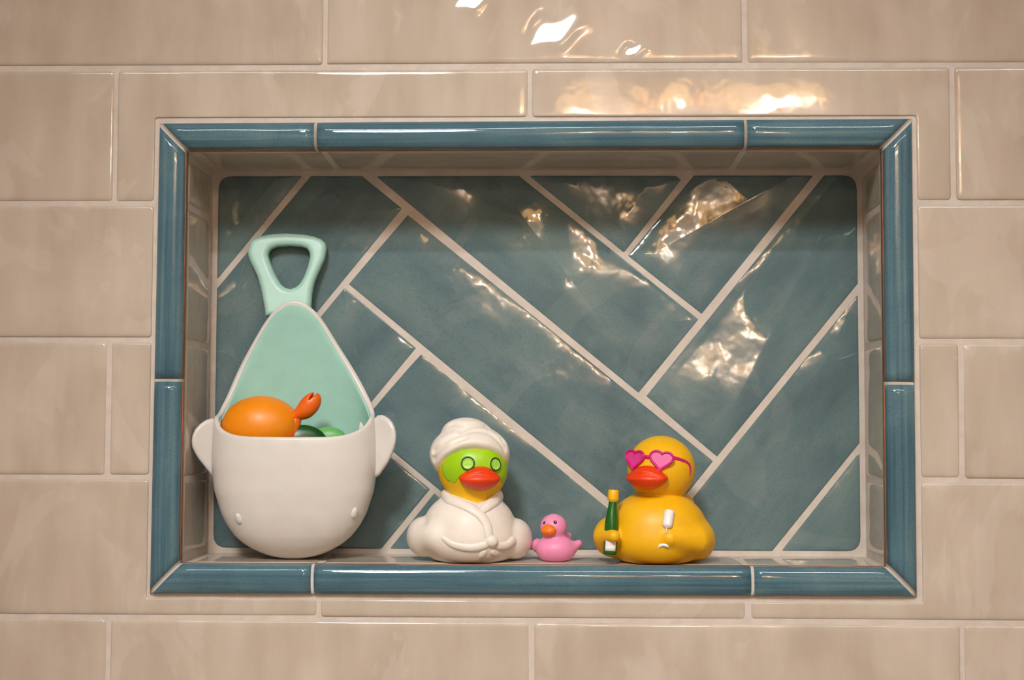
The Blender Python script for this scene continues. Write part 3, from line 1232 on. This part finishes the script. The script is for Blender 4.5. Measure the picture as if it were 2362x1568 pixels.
glasses = None
LENS = []
for (cx, cz, yaw, roll) in ((2.6, 72.6, -12, -8), (-15.0, 73.0, -44, -4)):
    h = hit(ybody, cx, cz)
    yw = math.radians(yaw)
    n = np.array([math.sin(yw), -math.cos(yw), 0.18]); n /= np.linalg.norm(n)
    c = h + n * 1.2
    mt = axis_matrix(c, n, (math.cos(yw), math.sin(yw), 0)) @ Matrix.Rotation(math.radians(roll), 4, 'Z')
    LENS.append((c, n, mt))
    hp = heart(56, 16.6)
    rim = [(x, y, 0.25) for x, y in hp]
    V, F = [], []
    N_ = len(rim)
    for i in range(N_):
        a = np.array(rim[i - 1]); b = np.array(rim[(i + 1) % N_]); t = (b - a) / max(np.linalg.norm(b - a), 1e-6)
        u = np.array([t[1], -t[0], 0])
        for j in range(8):
            ph = 2 * math.pi * j / 8
            V.append(np.array(rim[i]) + 0.85 * math.cos(ph) * u + np.array([0, 0, 1.0 * math.sin(ph)]))
    for i in range(N_):
        for j in range(8):
            F.append((i * 8 + j, ((i + 1) % N_) * 8 + j, ((i + 1) % N_) * 8 + (j + 1) % 8, i * 8 + (j + 1) % 8))
    if glasses is None:
        # bridge, hinge and temple belong to the frame mesh
        glasses = bpy.data.objects.new('sunglasses', None)
        COL.objects.link(glasses); glasses.parent = root
        glasses['label'] = 'magenta heart shaped sunglasses'
    link('rim', mesh('rim', V, F), M['magenta'], glasses, mt)
    hp2 = heart(56, 15.6)
    V = [(x, y, 0.15) for x, y in hp2] + [(x, y, -3.2) for x, y in hp2]
    F = [tuple(reversed(range(56))), tuple(56 + i for i in range(56))] + [(i, (i + 1) % 56, 56 + (i + 1) % 56, 56 + i) for i in range(56)]
    link('lens', mesh('lens', V, F), M['lens'], glasses, mt, False)
pb, nb = on_surface(ybody, [(-9.6, 75.6), (-7.8, 75.7), (-5.6, 75.5)], -0.5, 5)
sweep('bridge', pb, 1.35, M['magenta'], glasses, 10)
pt, ntn = on_surface(ybody, [(10.5, 75.8), (13.5, 74.9), (18.5, 73.4), (22.0, 71.6), (23.6, 69.0), (23.8, 66.0), (23.2, 63.0)], -0.15, 6)
sweep('temple', pt, [1.3, 1.25, 1.0, 0.9, 0.8, 0.4], M['magenta'], glasses, 10, True, (ntn, 0.8))

# bottle
b0 = np.array([-33.9, -25.5, 7.0]); b1 = np.array([-30.9, -20.5, 52.4])
axd = (b1 - b0) / np.linalg.norm(b1 - b0)
bm_ = axis_matrix(b0, axd)
Lb = float(np.linalg.norm(b1 - b0))
bt = lathe('bottle', [(4.3, 0), (4.8, 0.6), (4.9, 2), (4.9, 20), (4.6, 24), (3.9, 29), (3.2, 33.5), (2.95, 37.4), (2.9, 39)], M['bottle'], root, bm_, 28)
bt['label'] = 'small green bottle'
lathe('foil_cap', [(2.9, 37.2), (3.1, 37.3), (3.1, 38.2), (3.8, 38.6), (3.9, 39.2), (3.9, Lb - 0.8), (3.6, Lb - 0.1), (3.0, Lb)], M['foil'], bt, Matrix.Identity(4), 28)
V, F = [], []
nA, nZ = 16, 4
for k in range(nZ + 1):
    for j in range(nA + 1):
        an = math.radians(-90 - 48 + 96 * j / nA)
        z = 2.6 + 9.4 * k / nZ
        V.append((5.05 * math.cos(an), 5.05 * math.sin(an), z))
for k in range(nZ):
    for j in range(nA):
        a = k * (nA + 1) + j
        F.append((a, a + 1, a + nA + 2, a + nA + 1))
lab = link('bottle_label', mesh('bottle_label', V, F), M['white_paint'], bt, Matrix.Identity(4))
lab.modifiers.new('thick', 'SOLIDIFY').thickness = 0.0003

# flute: bowl above the hand, foot below it
hb = hit(ybody, 6.7, 32.4); nb_ = grad(ybody, hb)
cb = hb + nb_ * 0.6
ax_ = np.array([0.22, 0.0, 0.98]); ax_ = ax_ - nb_ * np.dot(ax_, nb_); ax_ /= np.linalg.norm(ax_)
gm = axis_matrix(cb - ax_ * 6.3, ax_)
gl = lathe('flute', [(0.5, -4.2), (0.5, -0.6), (1.6, -0.1), (3.0, 0.6), (3.6, 1.8), (3.7, 4), (3.6, 11.9), (3.3, 12.5), (2.6, 12.6)], M['white_paint'], root, gm, 28)
gl['label'] = 'small white champagne flute'
hf = hit(ybody, 3.2, 13.6); nf = grad(ybody, hf)
ft = [(3.2 + 3.3 * math.cos(t), 13.0 + 1.9 * math.sin(t)) for t in np.linspace(math.radians(8), math.radians(172), 9)]
pf, nf_ = on_surface(ybody, ft, 0.1, 3)
sweep('flute_foot', pf, [0.7, 1.2, 1.1, 1.2, 0.7], M['white_paint'], gl, 10).matrix_basis = gm.inverted()

# ================================================================ little pink duck
root = empty('rubber_duck', (18.85, 33, SILL), 'tiny plain pink rubber duck with black dot eyes and orange beak', 'rubber duck', GROUP)


def pink(p):
    d = ell(p, (0, 0.5, 8.6), (14.4, 14.5, 10.6))
    d = smin(d, cone(p, (8.5, -2, 7.8), (16.8, 2.5, 12.4), 5.4, 2.7), 2.5)
    d = smin(d, ell(rotz(p, (-12.8, 4.5, 10.6), 0.3), (0, 0, 0), (4.3, 6.5, 5.2)), 1.2)
    d = smin(d, cone(p, (6.5, 9, 12), (9.6, 13, 17.2), 4.6, 2.4), 2)
    d = smin(d, cone(p, (-0.4, 0, 14), (-0.6, -1, 18), 8.2, 7.6), 2.5)
    d = smax(d, -p[:, 2], 1.2)
    return smin(d, ell(p, (-1.3, -1.5, 24.6), (9.6, 9.6, 9.4)), 1.6)


blob('body', pink, (-20, -17, -1), (22, 19, 36), 0.55, M['pink'], root)
bk3 = beak_sdf((-4.9, -9.4, 22.6), math.radians(-24), 6.0, 3.9, 5.2)
blob('beak', bk3, (-13, -17, 17), (3, -3, 28), 0.3, M['beak_orange'], root, 'orange beak')
for cx, cz, r in ((-8.1, 28.0, 1.15), (-0.2, 28.6, 1.3)):
    h = hit(pink, cx, cz); n = grad(pink, h)
    mt = axis_matrix(h, n)
    ey = lathe('eye', [(r, -0.6), (r, 0.05), (r * 0.85, 0.22), (r * 0.4, 0.34), (0.02, 0.37)], M['black'], root, mt, 20)
    lathe('glint', [(0.24, 0.1), (0.24, 0.40), (0.14, 0.44), (0.02, 0.45)], M['white_paint'], ey, Matrix.Translation((0.0002, 0.0002, 0)), 12)

# ================================================================ whale scoop
root = empty('toy_scoop', (-170.9, 35, SILL), 'white whale shaped bath toy scoop with mint liner and looped tail handle', 'bath scoop')
NPH, NT = 128, 40
HWX, HWY, EXP = 60.6, 34.0, 2.45
zs_ = np.array([0, 0.8, 2.5, 7, 11, 17, 25, 33, 50, 68, 80, 92, 105, 130, 260.0])
gs_ = np.array([0, .13, .27, .46, .58, .70, .80, .87, .960, 1.0, 1.0, .99, .972, .96, .96])


def plan(ph, shrink=0.0):
    c, s = np.cos(ph), np.sin(ph)
    x = (HWX - shrink) * np.sign(c) * np.abs(c) ** (2 / EXP)
    y = (HWY - shrink) * np.sign(s) * np.abs(s) ** (2 / EXP)
    return x, y


# even spacing around the plan curve
_ph = np.linspace(0, 2 * math.pi, 4001)
_x, _y = plan(_ph)
_s = np.concatenate([[0], np.cumsum(np.hypot(np.diff(_x), np.diff(_y)))])
PH = np.interp(np.linspace(0, _s[-1], NPH + 1)[:-1], _s, _ph)


def rim_z(ph):
    x, y = plan(ph)
    ax = np.abs(x)
    front = np.interp(ax, [0, 30, 42, 50, 55, 58.5, 60.6], [89, 89.2, 90.5, 93.2, 96.2, 100, 105])
    back = np.interp(ax, [0, 6, 11.5, 19.8, 27, 35.4, 43.2, 51, 55.7, 59.2, 60.6], [191.7, 190.6, 188, 181, 171, 157.5, 145, 130.5, 119, 111, 105])
    return np.where(y < 0, front, back)


RZ = rim_z(PH)
for _ in range(3):
    RZ = 0.25 * np.roll(RZ, 1) + 0.5 * RZ + 0.25 * np.roll(RZ, -1)


def shell_pt(ph, rz, t, shrink, zlift, drop):
    """t 0 at the nose (bottom), 1 at the rim"""
    # dense near the bottom
    zr = rz - drop
    z = zlift + (zr - zlift) * (t ** 1.9)
    g = np.sqrt(np.interp(np.maximum(z - zlift, 0) * (1 if shrink == 0 else 1.03), zs_, gs_ ** 2))
    x, y = plan(ph, shrink)
    k = np.clip((z - 90) / 75, 0, 1)
    X = -1.5 + g * x - 5.8 * k * k * (3 - 2 * k)
    # the back bulges, then comes forward again to the rim's apex
    Y = 0.5 + g * y + 0.03 * z - 15.0 * np.clip((z - 100) / 92, 0, 1) ** 1.7 * np.clip(y / HWY, 0, 1)
    return np.stack([X, Y, z], -1)


def shell_layer(sh0, l0, d0, sh1, l1, d1, name, m):
    """closed wall between two nested surfaces, rounded at the rim"""
    V = []
    ts = np.linspace(0, 1, NT + 1)[1:]
    outer = [shell_pt(PH, RZ, t, sh0, l0, d0) for t in ts]
    inner = [shell_pt(PH, RZ, t, sh1, l1, d1) for t in ts]
    o_top, i_top = outer[-1], inner[-1]
    mid = (o_top + i_top) / 2
    hlf = (sh1 - sh0) / 2
    lip = []
    for a in (150, 120, 90, 60, 30):
        k = math.cos(math.radians(a)); s = math.sin(math.radians(a))
        q = mid + (i_top - mid) * k
        q = q.copy(); q[:, 2] += hlf * s
        lip.append(q)
    rings = outer + lip + inner[::-1]
    pole0 = shell_pt(PH[:1], RZ[:1], 0.0, sh0, l0, d0)[0]; pole1 = shell_pt(PH[:1], RZ[:1], 0.0, sh1, l1, d1)[0]
    V = np.concatenate([pole0[None]] + rings + [pole1[None]])
    F = []
    n = NPH
    for j in range(n):
        F.append((0, 1 + (j + 1) % n, 1 + j))
    for k in range(len(rings) - 1):
        for j in range(n):
            a, b = 1 + k * n + j, 1 + k * n + (j + 1) % n
            F.append((a, b, b + n, a + n))
    last = len(V) - 1; base = 1 + (len(rings) - 1) * n
    for j in range(n):
        F.append((last, base + j, base + (j + 1) % n))
    return link(name, mesh(name, V, F), m, root, Matrix.Identity(4))


shell_layer(0.0, 0.0, 1.8, 4.0, 4.0, 1.8, 'shell', M['white_plastic'])['label'] = 'glossy white outer shell'
shell_layer(4.05, 4.05, 3.6, 5.2, 5.2, 3.6, 'liner', M['teal'])['label'] = 'mint green inner liner'

HO = [(-30.5, 180), (-31.5, 186), (-33.2, 194.2), (-35.2, 202), (-38.1, 210.9), (-44.0, 222.6), (-45.8, 227), (-46.3, 231.0), (-44.6, 237.7), (-41.5, 240.6), (-37.6, 242.3), (-27.5, 244.2), (-17.0, 244.7),
      (-4.1, 243.9), (4, 242.4), (9.8, 240.2), (13.2, 236.8), (14.2, 232.7), (12.9, 224.3), (8.0, 212.6), (5.6, 206), (4.3, 199), (3.9, 189.2), (3.6, 184), (2.5, 180)]
HI = [(-30.4, 226.7), (-30.2, 229.8), (-28.4, 232.4), (-24.1, 234.3), (-14.7, 235.0), (-4.6, 234.2), (-0.6, 232.6), (1.2, 229.8), (1.8, 226.0), (0.6, 219.5), (-1.0, 214.3), (-2.8, 209.6), (-5.2, 205.4), (-8.2, 202.6),
      (-12.4, 201.2), (-16.6, 202.2), (-19.6, 204.6), (-22.4, 208.6), (-25.5, 214.3), (-28.4, 220.8)]


def handle(p):
    x, z = p[:, 0], p[:, 2]
    d2 = smax(polysdf(x, z, HO), -polysdf(x, z, HI), 1.0)
    yc = 33.5 + 0.14 * (z - 180)
    r = 4.2
    a = d2 + r; b = np.abs(p[:, 1] - yc) - 5.4 + r
    return np.minimum(np.maximum(a, b), 0) + np.sqrt(np.maximum(a, 0) ** 2 + np.maximum(b, 0) ** 2) - r


blob('handle', handle, (-50, 25, 172), (19, 51, 249), 0.8, M['teal_handle'], root, 'mint looped tail handle')

FL = [(-58.6, 101.5), (-62.5, 102.6), (-66.8, 101), (-70.4, 98), (-73.4, 94.0), (-75.0, 89.5), (-75.4, 85.3), (-74.8, 81), (-73.2, 77.5), (-70.6, 72.6), (-67.4, 68.2), (-61.6, 60.2), (-59.0, 56.6), (-58.0, 60)]
FR = [(55.4, 101.5), (59.5, 105.0), (62.5, 105.4), (65.4, 104.6), (68.4, 102.6), (71.0, 100.0), (72.8, 96.6), (73.8, 93), (74.1, 88.9), (73.7, 85), (72.6, 81.1), (70.4, 75.6), (67.6, 70.2), (61.3, 61.5), (56, 58), (54.6, 62)]
for fp, lo, hi in ((FL, (-79, -22, 50), (-54, 12, 109)), (FR, (51, -22, 52), (78, 12, 111))):
    def fin(p, fp=fp):
        sx = 1 if fp is FR else -1
        yc = 1.0 - 0.55 * (np.abs(p[:, 0]) - 60)
        return plate(p[:, 0], p[:, 2], p[:, 1] - yc, fp, 4.6, 3.6)
    blob('fin', fin, lo, hi, 0.8, M['white_plastic'], root)


def shell_front(x, z):
    """front surface of the scoop body at (x, z)"""
    g = math.sqrt(float(np.interp(z, zs_, gs_ ** 2)))
    xx = (x + 1.5) / g
    k = max(0.0, 1 - abs(xx / HWX) ** EXP)
    return 0.5 - g * HWY * k ** (1 / EXP) + 0.03 * z


for ex, ez in ((-37.2, 30.6), (45.4, 34.8)):
    y = shell_front(ex, ez)
    e = 0.3
    n = Vector((-(shell_front(ex + e, ez) - shell_front(ex - e, ez)) / (2 * e), 1, -(shell_front(ex, ez + e) - shell_front(ex, ez - e)) / (2 * e)))
    n = -n.normalized() if n.y > 0 else n.normalized()
    mt = axis_matrix((ex, y, ez), n, (1, 0, 0.0)) @ Matrix.Rotation(math.radians(20 if ex < 0 else -20), 4, 'Z')
    V, F = [], []
    prof = [(1.0, -0.8), (1.0, 0.0), (0.93, 0.55), (0.75, 1.1), (0.45, 1.5), (0.02, 1.65)]
    for r, z in prof:
        for j in range(24):
            t = 2 * math.pi * j / 24
            V.append((2.9 * r * math.cos(t), 4.3 * r * math.sin(t), z))
    for k in range(len(prof) - 1):
        for j in range(24):
            a, b = k * 24 + j, k * 24 + (j + 1) % 24
            F.append((a, b, b + 24, a + 24))
    F.append(tuple(reversed(range(24)))); F.append(tuple(5 * 24 + j for j in range(24)))
    link('eye', mesh('eye', V, F), M['white_plastic'], root, mt)

for ax0, sg, wd in ((45.5, 1, 8.0), (-53.6, -1, 3.2)):            # snap tabs of the fins, inside
    TP = [(0, 82), (0.25 * wd * sg, 99.5), (0.38 * wd * sg, 100.5), (wd * sg, 92), (wd * sg, 82)]
    blob('fin_tab', lambda p: plate(p[:, 0] - ax0, p[:, 2], p[:, 1] + 8, TP, 2.4, 0.6), (ax0 - 12, -13, 80), (ax0 + 12, -3, 103), 0.7, M['white_plastic'], root)

# ================================================================ toys in the scoop
turtle = empty('bath_toy', (-170.9, 35, SILL + 5), 'green bath toy mostly hidden behind the orange toy in the whale scoop', 'bath toy')


def tbody(p):
    return ell(p, (-2, 3, 42), (41, 24, 37.5))


blob('body', tbody, (-46, -24, 2), (42, 30, 82), 2.0, M['green_dark'], turtle)
blob('flipper', lambda p: ell(rotz(p, (5, -2, 79), 0.2), (0, 0, 0), (18, 6.5, 14)), (-16, -14, 62), (26, 10, 96), 0.8, M['green_dark'], turtle)
blob('fin', lambda p: ell(p, (22, 8, 83.5), (13, 6, 8.0)), (7, 0, 72), (37, 16, 94), 0.8, M['green_light'], turtle, 'light green fin')

crab = empty('bath_toy', (-170.9, 35, SILL + 60), 'round orange crab bath toy with a raised claw in the whale scoop', 'bath toy')


def cbody(p):
    d = ell(rotz(p, (-26.5, 1, 36), 0.0), (0, 0, 0), (29.0, 22, 23.2))
    return d


def cshell(p):
    x, z = p[:, 0], p[:, 2]
    d = cbody(p)
    return smax(d, (x - (0.3 - 0.10 * (z - 36))), 1.2)


blob('body', cshell, (-58, -24, 10), (6, 26, 62), 0.9, M['orange'], crab)


def cunder(p):
    d = ell(p, (-22, 1, 31), (25.0, 19, 19))
    d = smin(d, cone(p, (-2, -3, 34), (1, -2, 46), 4.6, 3.6), 3)
    return d


blob('underside', cunder, (-50, -20, 10), (10, 24, 54), 0.9, M['dark_orange'], crab, 'darker red orange underside')


def claw(p):
    q = p - np.array([9.4, -3.0, 52.0])
    an = math.radians(-37)
    lx = q[:, 0] * math.cos(an) - q[:, 2] * math.sin(an) * -1
    ca, sa = math.cos(math.radians(52)), math.sin(math.radians(52))
    al_ = q[:, 0] * ca + q[:, 2] * sa                     # along the claw
    ac = -q[:, 0] * sa + q[:, 2] * ca                     # across
    w_ = np.stack([ac, q[:, 1], al_], -1)
    d = ell(w_, (0, 0, 0), (7.2, 6.2, 11.2))
    d = smin(d, cone(p, (-2.0, -2.5, 43.5), (6, -3, 48.5), 4.0, 4.6), 3)
    notch = ell(w_, (2.2, -3.0, 9.5), (0.9, 7, 6.0))
    return smax(d, -notch, 1.0)


blob('claw', claw, (-8, -12, 36), (22, 8, 66), 0.6, M['dark_orange'], crab, 'dark orange claw')

# ---------------------------------------------------------------- lamps of the room
lamp = bpy.data.objects.new('ceiling_lamp', None)
COL.objects.link(lamp)
lamp.location = (LAMP_POS[0], LAMP_POS[1], 2.4)
lamp['label'] = 'white flush rectangular ceiling lamp above the shower, behind the camera'
lamp['category'] = 'lamp'
V, F = [], []
for x0, x1, y0, y1 in ((-880, -856, -56, 56), (856, 880, -56, 56), (-856, 856, -56, -34), (-856, 856, 34, 56)):
    box_into(V, F, x0, x1, y0, y1, -24, 0)
link('lamp_frame', mesh('lamp_frame', V, F), M['white_metal'], lamp, Matrix.Identity(4), False)

spot_plate = lathe('spot_lamp_plate', [(110, 0), (110, 6), (100, 8), (1, 8)], M['white_metal'], None, Matrix.Translation((-0.28, -1.5, 2.392)))  # unseen plate, added to give the bare spot light a fixture
spot_plate['label'] = 'round white ceiling plate behind the camera, added as an unseen fixture for the spot light'
spot_plate['category'] = 'lamp'

van = bpy.data.objects.new('vanity_light', None)
COL.objects.link(van)
van.location = (0.30, -2.4, 2.02)
van['label'] = 'bronze vanity light with amber glass shades on the wall behind the camera'
van['category'] = 'lamp'
V, F = [], []
box_into(V, F, -320, 320, 0, 22, -45, 45)
link('back_plate', mesh('back_plate', V, F), M['metal'], van, Matrix.Identity(4), False)
for sx in (-200, 0, 200):
    sh = lathe('shade', [(28, 40), (60, 38), (72, 20), (88, -60), (92, -95), (84, -95), (60, -30), (20, 20)], M['shade'], van, Matrix.Translation((sx * MM, 0.11, 0)), 28)
    V, F = [], []
    box_into(V, F, sx - 10, sx + 10, 10, 110, 36, 56)
    link('arm', mesh('arm', V, F), M['metal'], van, Matrix.Identity(4), False)
    V, F = [], []
    bl = lathe('bulb', [(12, -40), (14, -58), (26, -84), (30, -104), (27, -122), (16, -134), (1, -138)], M['bulb'], sh, Matrix.Identity(4), 20)
